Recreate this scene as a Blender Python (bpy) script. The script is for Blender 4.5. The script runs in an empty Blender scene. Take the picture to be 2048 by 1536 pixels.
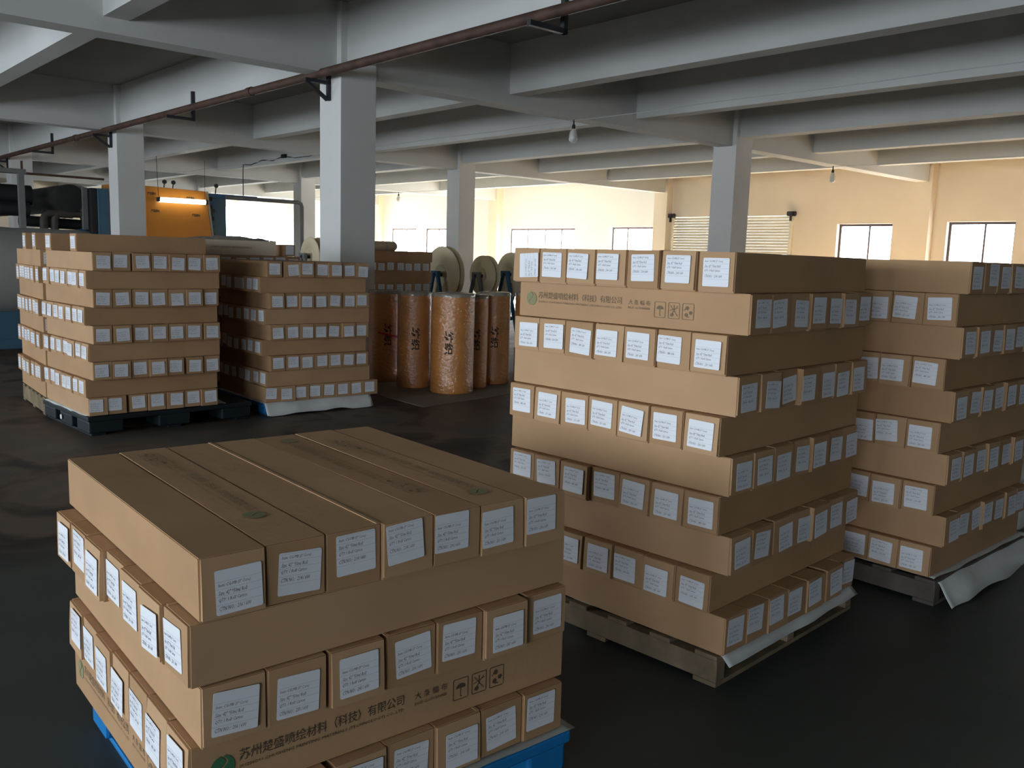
import bpy, bmesh, math, random
from mathutils import Vector, Matrix, noise
random.seed(7)
SC = bpy.context.scene
COL = SC.collection
# ------------------------------------------------------------------ camera
BY = 0.7299                       # yaw of the building grid
OX, OY = -2.1506, 10.9509         # corner of the pillar in the middle
U = Vector((math.cos(BY), math.sin(BY), 0)); V = Vector((-U.y, U.x, 0))
def B(u, v, z=0.0):
    return Vector((OX, OY, 0)) + U*u + V*v + Vector((0, 0, z))
cam = bpy.data.cameras.new('camera'); camo = bpy.data.objects.new('camera', cam); COL.objects.link(camo)
cam.sensor_width = 36; cam.lens = 1771.27/2048*36; cam.clip_start = .05; cam.clip_end = 200
pitch, roll = 0.142, 0.0308
fwd = Vector((0, math.cos(pitch), -math.sin(pitch))); up0 = Vector((0, math.sin(pitch), math.cos(pitch))); rt0 = Vector((1, 0, 0))
rt = rt0*math.cos(roll) + up0*math.sin(roll)
up = -rt0*math.sin(roll) + up0*math.cos(roll)
m = Matrix((( rt.x, up.x, -fwd.x, 0), (rt.y, up.y, -fwd.y, 0), (rt.z, up.z, -fwd.z, 1.5652), (0, 0, 0, 1)))
camo.matrix_world = m
SC.camera = camo
# ------------------------------------------------------------------ light and exposure
SC.view_settings.view_transform = 'Standard'; SC.view_settings.look = 'None'
SC.view_settings.exposure = 0.0; SC.view_settings.gamma = 1.0; SC.view_settings.use_curve_mapping = False
SKY = 13.5
w = bpy.data.worlds.new('sky'); SC.world = w; w.use_nodes = True
bg = w.node_tree.nodes['Background']; bg.inputs[0].default_value = (0.80, 0.90, 1.0, 1); bg.inputs[1].default_value = SKY
sun = bpy.data.lights.new('sun', 'SUN'); sun.energy = 240; sun.angle = math.radians(1.5); sun.color = (1.0, .80, .55)
suno = bpy.data.objects.new('sun', sun); COL.objects.link(suno)
sd = (-U*0.75 + V*0.28 + Vector((0, 0, -0.56))).normalized()
suno.rotation_euler = sd.to_track_quat('-Z', 'Y').to_euler(); suno.location = B(40, -12, 18)
def portal(name, u, v, z, sx, sy, direction):
    l = bpy.data.lights.new(name, 'AREA'); l.shape = 'RECTANGLE'; l.size = sx; l.size_y = sy; l.energy = 1
    l.cycles.is_portal = True
    o = bpy.data.objects.new(name, l); COL.objects.link(o); o.location = B(u, v, z)
    o.rotation_euler = direction.to_track_quat('-Z', 'Y').to_euler()
    return o
# openings of the left wall (outside the frame) and the far wall
LW_U = -14.5
LEFT_OPEN = [(-16.6, -11.4), (-9.5, -3.5), (-1.5, 4.5), (6.5, 12.5)]  # first opening, unseen, added and widened to light the right-hand faces
LZ0, LZ1 = 0.9, 3.3
FAR_V, FAR_U0, FAR_U1, FAR_Z1 = 32.6, 9.1, 16.1, 3.6
for a, b in LEFT_OPEN:
    portal('sky_portal', LW_U, (a+b)/2, (LZ0+LZ1)/2, b-a, LZ1-LZ0, U)
portal('sky_portal', (FAR_U0+FAR_U1)/2, FAR_V+.1, FAR_Z1/2, FAR_U1-FAR_U0, FAR_Z1, -V)

# ------------------------------------------------------------------ materials
def mat(name, col, rough=.7, metal=0, noise_amt=0.0, scale=8.0, bump=0.0, bscale=60.0, spec=.5, coat=0.0, crough=.12, emit=None, alpha=None, col2=None):
    m = bpy.data.materials.new(name); m.use_nodes = True
    nt = m.node_tree; p = nt.nodes['Principled BSDF']
    p.inputs['Base Color'].default_value = (*col, 1); p.inputs['Roughness'].default_value = rough
    p.inputs['Metallic'].default_value = metal; p.inputs['Specular IOR Level'].default_value = spec
    if coat: p.inputs['Coat Weight'].default_value = coat; p.inputs['Coat Roughness'].default_value = crough
    if noise_amt or col2 or bump:
        tc = nt.nodes.new('ShaderNodeTexCoord')
    if noise_amt or col2:
        n = nt.nodes.new('ShaderNodeTexNoise'); n.inputs['Scale'].default_value = scale; n.inputs['Detail'].default_value = 6
        nt.links.new(tc.outputs['Object'], n.inputs['Vector'])
        r = nt.nodes.new('ShaderNodeValToRGB'); nt.links.new(n.outputs[0], r.inputs[0])
        c2 = col2 if col2 else tuple(max(0, c*(1-noise_amt)) for c in col)
        r.color_ramp.elements[0].position = .32; r.color_ramp.elements[0].color = (*c2, 1)
        r.color_ramp.elements[1].position = .68; r.color_ramp.elements[1].color = (*[min(1, c*(1+noise_amt*.5)) for c in col], 1)
        nt.links.new(r.outputs[0], p.inputs['Base Color'])
    if bump:
        n2 = nt.nodes.new('ShaderNodeTexNoise'); n2.inputs['Scale'].default_value = bscale; n2.inputs['Detail'].default_value = 4
        nt.links.new(tc.outputs['Object'], n2.inputs['Vector'])
        b = nt.nodes.new('ShaderNodeBump'); b.inputs['Strength'].default_value = bump; b.inputs['Distance'].default_value = .01
        nt.links.new(n2.outputs[0], b.inputs['Height']); nt.links.new(b.outputs[0], p.inputs['Normal'])
    if emit:
        p.inputs['Emission Color'].default_value = (*emit[0], 1); p.inputs['Emission Strength'].default_value = emit[1]
    if alpha is not None: p.inputs['Alpha'].default_value = alpha
    return m
M = {}
M['card'] = mat('cardboard', (.47, .285, .15), .75, noise_amt=.10, scale=3, bump=.15, bscale=25, spec=.25)
M['card_b'] = mat('cardboard_light', (.50, .31, .168), .75, noise_amt=.08, scale=4, spec=.25)
M['card_c'] = mat('cardboard_brown', (.43, .255, .13), .75, noise_amt=.12, scale=2.5, spec=.25)
M['paper'] = mat('label_paper', (.78, .79, .82), .5, spec=.35)
M['ink'] = mat('label_ink', (.10, .10, .13), .6)
M['rule'] = mat('label_rule', (.42, .44, .50), .6)
M['print'] = mat('carton_print', (.085, .065, .045), .7, spec=.2)
M['print_faint'] = mat('carton_print_faint', (.19, .135, .085), .7, spec=.2)
M['green_print'] = mat('green_print', (.05, .17, .08), .7, spec=.2)
M['green_faint'] = mat('green_print_faint', (.25, .25, .13), .7, spec=.2)
M['paint'] = mat('white_paint', (.70, .69, .66), .8, noise_amt=.05, scale=.8, bump=.1, bscale=8, spec=.2)
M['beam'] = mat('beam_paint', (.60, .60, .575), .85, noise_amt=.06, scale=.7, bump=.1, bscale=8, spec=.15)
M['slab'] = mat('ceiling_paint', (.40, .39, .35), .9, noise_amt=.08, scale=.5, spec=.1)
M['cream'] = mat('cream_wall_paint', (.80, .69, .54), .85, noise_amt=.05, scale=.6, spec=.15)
M['dark_wall'] = mat('darkened_grey_wall', (.13, .13, .12), .9, noise_amt=.1, scale=.6)  # for the unseen walls, darkened to cut the light they bounce
M['glare_wall'] = mat('cream_wall_glare', (.88, .86, .80), .85, spec=.15)  # whiter copy of the cream: far-bay glare put into the wall colour
M['wood'] = mat('pallet_wood', (.25, .19, .12), .85, noise_amt=.35, scale=6, bump=.5, bscale=40, spec=.15)
M['wood_grey'] = mat('pallet_wood_grey', (.13, .11, .095), .9, noise_amt=.3, scale=6, bump=.4, bscale=40, spec=.15)
M['blue_plastic'] = mat('blue_plastic', (.01, .19, .48), .4, noise_amt=.1, scale=5)
M['dark_plastic'] = mat('dark_green_plastic', (.010, .017, .020), .45, noise_amt=.15, scale=5)
M['sheet'] = mat('white_plastic_sheet', (.68, .69, .66), .45, noise_amt=.14, scale=5, bump=.5, bscale=9)
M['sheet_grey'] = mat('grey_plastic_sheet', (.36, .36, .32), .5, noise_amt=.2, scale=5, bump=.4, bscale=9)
M['rust'] = mat('rusty_pipe', (.085, .042, .028), .7, noise_amt=.45, scale=5, bump=.3, bscale=60)
M['iron'] = mat('dark_iron', (.035, .035, .04), .6, metal=.3, noise_amt=.2)
M['frame'] = mat('dark_window_frame', (.06, .045, .05), .5)
M['kraft'] = mat('orange_kraft', (.74, .29, .06), .5, noise_amt=.18, scale=4, bump=.6, bscale=26, coat=1.0, crough=.14)
M['film'] = mat('clear_film_cap', (.42, .36, .28), .25, noise_amt=.3, scale=12, bump=.8, bscale=22, coat=.6)
M['orange'] = mat('orange_panel', (.62, .23, .03), .35, noise_amt=.1, scale=2)
M['machine_blue'] = mat('machine_blue', (.055, .13, .19), .4, noise_amt=.1, scale=3)
M['duct'] = mat('black_duct', (.012, .013, .013), .6)
M['duct_brown'] = mat('brown_duct', (.055, .045, .038), .6)
M['grey_steel'] = mat('grey_steel', (.16, .165, .155), .6, noise_amt=.15, scale=4)
M['cream_metal'] = mat('cream_metal', (.30, .28, .22), .5)
M['tube'] = mat('lamp_tube', (1, 1, .95), .3, emit=((.95, 1, .86), 5))
M['bulb'] = mat('white_bulb', (.62, .60, .56), .25)
M['black'] = mat('black_cable', (.01, .01, .01), .6)
M['wire'] = mat('pale_wire', (.45, .45, .45), .6)
M['roll'] = mat('grey_fabric', (.36, .35, .32), .8, noise_amt=.1, scale=1.5, bump=.2, bscale=4)
M['reel'] = mat('tan_reel', (.78, .66, .44), .6, noise_amt=.08, scale=2)
M['steel_blue'] = mat('blue_steel', (.03, .12, .25), .5, noise_amt=.1)
M['shutter'] = mat('cream_shutter', (.74, .68, .52), .55)
M['red'] = mat('red_tape', (.55, .02, .02), .4)
M['tanbox'] = mat('lightened_tan_board', (.84, .72, .54), .7)  # board lightened to stand in for light on its front
M['brownwrap'] = mat('brown_paper_wrap', (.55, .44, .29), .7, noise_amt=.1, scale=3, bump=.3, bscale=10)
M['sack'] = mat('white_woven_sack', (.62, .62, .55), .7, noise_amt=.15, scale=6, bump=.5, bscale=12)
M['cardpad'] = mat('floor_cardboard', (.21, .17, .125), .85, noise_amt=.2, scale=2)
# crinkled clear film over the kraft: the coat gets its own sharp wrinkles
nt = M['kraft'].node_tree; p = nt.nodes['Principled BSDF']
tc = nt.nodes.new('ShaderNodeTexCoord'); mp = nt.nodes.new('ShaderNodeMapping'); mp.inputs['Scale'].default_value = (14, 14, 22); mp.inputs['Rotation'].default_value = (.6, .4, 0)
nt.links.new(tc.outputs['Object'], mp.inputs[0]); vn = nt.nodes.new('ShaderNodeTexNoise'); vn.inputs['Scale'].default_value = 1.6; vn.inputs['Detail'].default_value = 5; nt.links.new(mp.outputs[0], vn.inputs['Vector'])
bp = nt.nodes.new('ShaderNodeBump'); bp.inputs['Strength'].default_value = 1.0; bp.inputs['Distance'].default_value = .022; nt.links.new(vn.outputs[0], bp.inputs['Height'])
nt.links.new(bp.outputs[0], p.inputs['Coat Normal']); p.inputs['Coat IOR'].default_value = 2.4
# glass of the windows
g = bpy.data.materials.new('window_glass'); g.use_nodes = True; nt = g.node_tree
for n in list(nt.nodes): nt.nodes.remove(n)
o_ = nt.nodes.new('ShaderNodeOutputMaterial'); mx = nt.nodes.new('ShaderNodeMixShader'); t_ = nt.nodes.new('ShaderNodeBsdfTransparent'); gl = nt.nodes.new('ShaderNodeBsdfGlossy')
t_.inputs[0].default_value = (.93, .94, .95, 1); gl.inputs['Roughness'].default_value = .05; mx.inputs[0].default_value = .07
nt.links.new(t_.outputs[0], mx.inputs[1]); nt.links.new(gl.outputs[0], mx.inputs[2]); nt.links.new(mx.outputs[0], o_.inputs[0]); M['glass'] = g
# floor: dark worn concrete with brown dirt and damp patches
f = bpy.data.materials.new('worn_concrete_floor'); f.use_nodes = True; nt = f.node_tree; p = nt.nodes['Principled BSDF']
tc = nt.nodes.new('ShaderNodeTexCoord')
def nz(scale, detail=5, vec=None, dist=0):
    n = nt.nodes.new('ShaderNodeTexNoise'); n.inputs['Scale'].default_value = scale; n.inputs['Detail'].default_value = detail; n.inputs['Distortion'].default_value = dist
    nt.links.new(vec or tc.outputs['Object'], n.inputs['Vector']); return n
def ramp(src, stops):
    r = nt.nodes.new('ShaderNodeValToRGB'); nt.links.new(src, r.inputs[0]); e = r.color_ramp.elements
    e[0].position, e[0].color = stops[0][0], (*stops[0][1], 1); e[1].position, e[1].color = stops[-1][0], (*stops[-1][1], 1)
    for q, c in stops[1:-1]: x = e.new(q); x.color = (*c, 1)
    return r
base = ramp(nz(.7).outputs[0], [(.3, (.036, .042, .036)), (.7, (.058, .064, .056))])
dirt = ramp(nz(1.1, 8, dist=1.2).outputs[0], [(.38, (.018, .014, .010)), (.5, (.105, .072, .048)), (.66, (.062, .060, .050))])
# dirt lies in the aisle between the stacks: a soft band across the floor (object y = along the aisle)
sep = nt.nodes.new('ShaderNodeSeparateXYZ'); nt.links.new(tc.outputs['Object'], sep.inputs[0])
band = nt.nodes.new('ShaderNodeMapRange'); band.inputs['From Min'].default_value = -5.1; band.inputs['From Max'].default_value = -4.6; nt.links.new(sep.outputs[1], band.inputs[0])
mixn = nt.nodes.new('ShaderNodeMix'); mixn.data_type = 'RGBA'
nt.links.new(band.outputs[0], mixn.inputs[0]); nt.links.new(base.outputs[0], mixn.inputs[6]); nt.links.new(dirt.outputs[0], mixn.inputs[7])
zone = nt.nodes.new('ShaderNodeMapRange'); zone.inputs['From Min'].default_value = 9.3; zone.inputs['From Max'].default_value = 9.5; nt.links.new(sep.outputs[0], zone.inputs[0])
pale = ramp(nz(.9).outputs[0], [(.3, (.31, .265, .20)), (.7, (.39, .335, .26))])      # mostly hidden floor strip, lightened to bounce sun onto the window wall
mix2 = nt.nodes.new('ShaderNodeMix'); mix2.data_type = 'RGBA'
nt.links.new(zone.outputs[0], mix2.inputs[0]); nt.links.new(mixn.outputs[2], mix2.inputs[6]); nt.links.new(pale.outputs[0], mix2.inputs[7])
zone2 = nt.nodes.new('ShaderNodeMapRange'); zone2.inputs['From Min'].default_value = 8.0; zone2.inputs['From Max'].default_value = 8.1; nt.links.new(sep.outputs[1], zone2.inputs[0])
mix3 = nt.nodes.new('ShaderNodeMix'); mix3.data_type = 'RGBA'; mix3.inputs[7].default_value = (.80, .80, .77, 1)      # hidden far-bay floor, whitened to throw more sun up the wall
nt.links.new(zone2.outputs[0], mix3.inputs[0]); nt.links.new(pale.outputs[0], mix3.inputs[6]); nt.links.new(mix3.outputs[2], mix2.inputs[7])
nt.links.new(mix2.outputs[2], p.inputs['Base Color'])
rr = nt.nodes.new('ShaderNodeMapRange'); rr.inputs['To Min'].default_value = .42; rr.inputs['To Max'].default_value = .7
nt.links.new(nz(1.6, 6).outputs[0], rr.inputs[0]); nt.links.new(rr.outputs[0], p.inputs['Roughness'])
bm_ = nt.nodes.new('ShaderNodeBump'); bm_.inputs['Strength'].default_value = .12; bm_.inputs['Distance'].default_value = .01
nt.links.new(nz(14, 5).outputs[0], bm_.inputs['Height']); nt.links.new(bm_.outputs[0], p.inputs['Normal'])
p.inputs['Specular IOR Level'].default_value = .35
M['floor'] = f

# ------------------------------------------------------------------ mesh helpers
class MB:
    """collects boxes, tubes, discs into one mesh"""
    def __init__(s): s.v = []; s.f = []; s.mi = []; s.mats = []; s.sm = []
    def _m(s, m):
        m = M[m] if isinstance(m, str) else m
        if m not in s.mats: s.mats.append(m)
        return s.mats.index(m)
    def add(s, vs, fs, m, smooth=False):
        b = len(s.v); s.v += [Vector(v) for v in vs]; k = s._m(m)
        for f in fs: s.f.append([b+i for i in f]); s.mi.append(k); s.sm.append(smooth)
    def box(s, x0, x1, y0, y1, z0, z1, m, T=None):
        vs = [Vector((x, y, z)) for z in (z0, z1) for x, y in ((x0, y0), (x1, y0), (x1, y1), (x0, y1))]
        if T: vs = [T @ v for v in vs]
        s.add(vs, [(3, 2, 1, 0), (4, 5, 6, 7), (0, 1, 5, 4), (1, 2, 6, 5), (2, 3, 7, 6), (3, 0, 4, 7)], m)
    def cyl(s, a, b, r, m, n=20, r2=None, cap=True, smooth=True):
        a, b = Vector(a), Vector(b); d = (b-a).normalized()
        x = d.orthogonal().normalized(); y = d.cross(x); r2 = r if r2 is None else r2
        vs = [a+(x*math.cos(t)+y*math.sin(t))*r for t in [2*math.pi*i/n for i in range(n)]] + [b+(x*math.cos(t)+y*math.sin(t))*r2 for t in [2*math.pi*i/n for i in range(n)]]
        s.add(vs, [(i, (i+1) % n, n+(i+1) % n, n+i) for i in range(n)], m, smooth)
        if cap: s.add(vs, [tuple(range(n-1, -1, -1)), tuple(range(n, 2*n))], m)
    def path(s, pts, r, m, n=10):
        pts = [Vector(p) for p in pts]; rings = []
        x = None
        for i, p in enumerate(pts):
            d = (pts[min(i+1, len(pts)-1)]-pts[max(i-1, 0)]).normalized()
            x = d.orthogonal().normalized() if x is None else (x-d*x.dot(d)).normalized()
            y = d.cross(x); rings.append([p+(x*math.cos(t)+y*math.sin(t))*r for t in [2*math.pi*k/n for k in range(n)]])
        vs = [v for q in rings for v in q]; fs = []
        for i in range(len(pts)-1):
            for k in range(n): fs.append((i*n+k, i*n+(k+1) % n, (i+1)*n+(k+1) % n, (i+1)*n+k))
        s.add(vs, fs, m, True); s.add(vs, [tuple(range(n-1, -1, -1)), tuple((len(pts)-1)*n+k for k in range(n))], m)
    def lathe(s, prof, m, n=32, T=None):
        vs = []; fs = []
        for r, z in prof: vs += [Vector((r*math.cos(2*math.pi*i/n), r*math.sin(2*math.pi*i/n), z)) for i in range(n)]
        for j in range(len(prof)-1):
            for i in range(n): fs.append((j*n+i, j*n+(i+1) % n, (j+1)*n+(i+1) % n, (j+1)*n+i))
        if T: vs = [T @ v for v in vs]
        s.add(vs, fs, m, True)
    def mesh(s, name):
        me = bpy.data.meshes.new(name); me.from_pydata([tuple(v) for v in s.v], [], s.f)
        for m in s.mats: me.materials.append(m)
        me.polygons.foreach_set('material_index', s.mi); me.polygons.foreach_set('use_smooth', s.sm); me.update(); return me
    def obj(s, name, parent=None, bevel=0):
        return put(name, s.mesh(name), parent, bevel)
def put(name, me, parent=None, bevel=0):
    o = bpy.data.objects.new(name, me); COL.objects.link(o)
    if parent: o.parent = parent
    if bevel:
        b = o.modifiers.new('bevel', 'BEVEL'); b.width = bevel; b.segments = 2; b.limit_method = 'ANGLE'
    return o
def tag(o, label=None, cat=None, group=None, kind=None):
    if label: o['label'] = label
    if cat: o['category'] = cat
    if group: o['group'] = group
    if kind: o['kind'] = kind
    return o
def empty(name, loc, rz, label=None, cat=None, group=None):
    o = bpy.data.objects.new(name, None); COL.objects.link(o); o.location = loc; o.rotation_euler = (0, 0, rz); o.empty_display_size = .1
    return tag(o, label, cat, group)
def at(o, loc, rz=BY):
    o.location = loc; o.rotation_euler = (0, 0, rz); return o
ORD = ['first', 'second', 'third', 'fourth', 'fifth', 'sixth', 'seventh', 'eighth', 'ninth', 'tenth']

# ------------------------------------------------------------------ the hall (building coordinates: x along U, y along V)
SP, SQ, H, CS = 8.02, 8.117, 3.673, .5
PZ, SZ, UW = H+.15, 4.5, 16.5
ORG = B(0, 0, 0)
def hall(mb, name, label=None, cat=None, group=None, kind='structure', bevel=0):
    o = mb.obj(name, None, bevel); at(o, ORG); return tag(o, label, cat, group, kind)
b = MB(); b.box(-14.8, 16.9, -19, 33, -.3, 0, 'floor'); hall(b, 'floor', 'dark worn concrete floor with brown dirt in the aisle', 'floor')
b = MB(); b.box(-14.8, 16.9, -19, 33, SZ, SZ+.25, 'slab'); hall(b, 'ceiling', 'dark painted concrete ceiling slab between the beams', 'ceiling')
# beams along V (three to a bay) and along U (through the pillars)
for k in range(-5, 6):
    main = k % 3 == 0
    wd = .32 if main else .25
    u0 = k*SQ/3 + (.09 if main else .05)
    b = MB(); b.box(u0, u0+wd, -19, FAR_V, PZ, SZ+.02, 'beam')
    hall(b, 'ceiling_beam', ('main white ceiling beam running over the row of pillars' if main else 'white secondary ceiling beam, between the pillar rows'), 'beam', 'long parallel ceiling beams')
for i in (0, 1, 2, 3):
    b = MB(); b.box(-14.5, UW, i*SP+.09, i*SP+.41, H, SZ+.02, 'beam')
    hall(b, 'ceiling_beam', 'deep white cross beam carried by the pillars', 'beam', 'deep cross beams')
PL = {(0, 0): 'nearest big square white pillar left of centre', (1, 0): 'second white pillar behind the left carton stack', (2, 0): 'third white pillar at the left edge of the picture',
      (0, 1): 'white pillar behind the tall middle carton stack', (1, 1): 'white pillar behind the orange rolls', (2, 1): 'slim far white pillar beside the blue machine cabinet'}
for (i, j), lb in PL.items():
    b = MB(); b.box(j*SQ, j*SQ+CS, i*SP, i*SP+CS, 0, SZ, 'paint'); hall(b, 'pillar', lb, 'pillar', bevel=.008)
for i, j in ((3, 0), (3, 1), (0, -1), (1, -1), (2, -1)):
    b = MB(); b.box(j*SQ, j*SQ+CS, i*SP, i*SP+CS, 0, SZ, 'paint'); hall(b, 'pillar', 'far white pillar hidden behind the machine' if i == 3 else 'white pillar standing left of the picture edge', 'pillar', 'hidden far pillars' if i == 3 else 'pillars left of the picture', bevel=.008)
# right wall with windows and shutter
WIN = [  # v0, v1, top, mullions
    (1.02, 2.51, 2.70, (1.68,)), (-1.85, -.32, 2.73, (-1.15,)), (8.75, 10.58, 2.66, (9.92,)), (12.2, 15.68, 2.63, (13.0, 13.83, 14.76)),
    (19.3, 21.04, 2.65, (20.2,)), (21.6, 23.58, 2.66, (22.5,)), (26.0, 29.0, 2.66, (27.5,)), (-6.5, -4.6, 2.73, (-5.6,))]
ZS = 1.05; ZS2 = .15; TW = .24  # far-bay sills lowered out of sight to let in more sun
sh = (3.85, 8.0, 2.94)
holes = sorted([(a, c, ZS if a < 8 else ZS2, t) for a, c, t, _ in WIN] + [(sh[0], sh[1], 0, sh[2])])
b = MB(); x0, x1 = UW, UW+TW; y = -19
for a, c, z0, z1 in holes:
    wm = 'cream' if y < 8 else 'glare_wall'
    b.box(x0, x1, y, a, 0, SZ, wm); wm = 'cream' if a < 8 else 'glare_wall'; b.box(x0, x1, a, c, z1, SZ, wm)
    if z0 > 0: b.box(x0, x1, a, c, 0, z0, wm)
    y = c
b.box(x0, x1, y, FAR_V, 0, SZ, 'glare_wall'); hall(b, 'wall_right', 'long cream wall with windows at the far right', 'wall')
for n, (a, c, t, mul) in enumerate(WIN):
    zs = ZS if a < 8 else ZS2
    e = empty('window_%d' % (n+1), B(UW+.14, a, zs), BY); e['kind'] = 'structure'
    L_, Ht = c-a, t-zs
    b = MB(); fw = .06
    b.box(0, .05, 0, L_, 0, fw, 'frame'); b.box(0, .05, 0, L_, Ht-fw, Ht, 'frame'); b.box(0, .05, 0, fw, fw, Ht-fw, 'frame'); b.box(0, .05, L_-fw, L_, fw, Ht-fw, 'frame')
    b.obj('window_frame', e)
    for q in mul:
        b = MB(); b.box(.005, .045, q-a-.02, q-a+.02, fw, Ht-fw, 'frame'); b.obj('mullion', e)
    ed = [fw]+[q-a for q in sorted(mul)]+[L_-fw]
    for s_, t_ in zip(ed[:-1], ed[1:]):
        b = MB(); b.box(.02, .028, s_+.02, t_-.02, fw, Ht-fw, 'glass'); b.obj('pane', e)
# roller shutter
e = empty('roller_shutter', B(UW+.06, sh[0], 0), BY, 'closed cream roller shutter door in the right wall', 'shutter')
for k in range(36):
    z = k*.0815
    b = MB(); b.add([(0, 0, z), (0, sh[1]-sh[0], z), (-.003, sh[1]-sh[0], z+.04), (-.003, 0, z+.04), (0, 0, z+.0805), (0, sh[1]-sh[0], z+.0805)], [(0, 3, 2, 1), (3, 4, 5, 2)], 'shutter')
    if k == 0: slat = b.mesh('slat'); o = put('slat', slat, e)
    else: o = put('slat', slat, e); o.location = (0, 0, z)
for yy in (0, sh[1]-sh[0]):
    b = MB(); b.box(-.14, -.03, yy-.06, yy+.04, 0, sh[2], 'shutter'); b.obj('guide_rail', e)
    b = MB(); b.box(-.26, -.03, yy-.1, yy+.06, sh[2]-.02, sh[2]+.1, 'iron'); b.cyl((-.15, yy-.14, sh[2]+.05), (-.15, yy+.1, sh[2]+.05), .06, 'iron'); b.box(-.18, -.08, yy-.03, yy+.02, sh[2]-.15, sh[2], 'iron'); b.obj('shutter_bracket', e)
# pilasters on the right wall
for i in (0, 1, 2, 3):
    b = MB(); b.box(2*SQ-.02, UW, i*SP, i*SP+CS, 0, SZ, 'cream'); hall(b, 'pilaster', ['cream wall pilaster between the two right windows and the shutter', 'cream wall pilaster left of the roller shutter', 'cream pilaster on the glaring far wall', 'farthest cream pilaster on the glaring wall'][i], 'pilaster')
# left wall, back wall, far wall (with the open gateway)
def wall_along(name, fixed, axis, lo, hi, holes, mat_, th=.3):
    b = MB(); y = lo
    def bx(a, c, z0, z1):
        if axis == 'v': b.box(fixed-th, fixed, a, c, z0, z1, mat_)
        else: b.box(a, c, fixed, fixed+th, z0, z1, mat_)
    for a, c, z0, z1 in holes:
        bx(y, a, 0, SZ); bx(a, c, z1, SZ)
        if z0 > 0: bx(a, c, 0, z0)
        y = c
    bx(y, hi, 0, SZ); return hall(b, name)
wall_along('wall_left', LW_U, 'v', -19, 33, [(a, c, LZ0, LZ1) for a, c in LEFT_OPEN], 'dark_wall')
wall_along('wall_far', FAR_V, 'u', LW_U, UW+TW, [(FAR_U0, FAR_U1, 0, FAR_Z1)], 'cream')
wall_along('wall_back', -19.3, 'u', LW_U, UW+TW, [], 'dark_wall')

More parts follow.
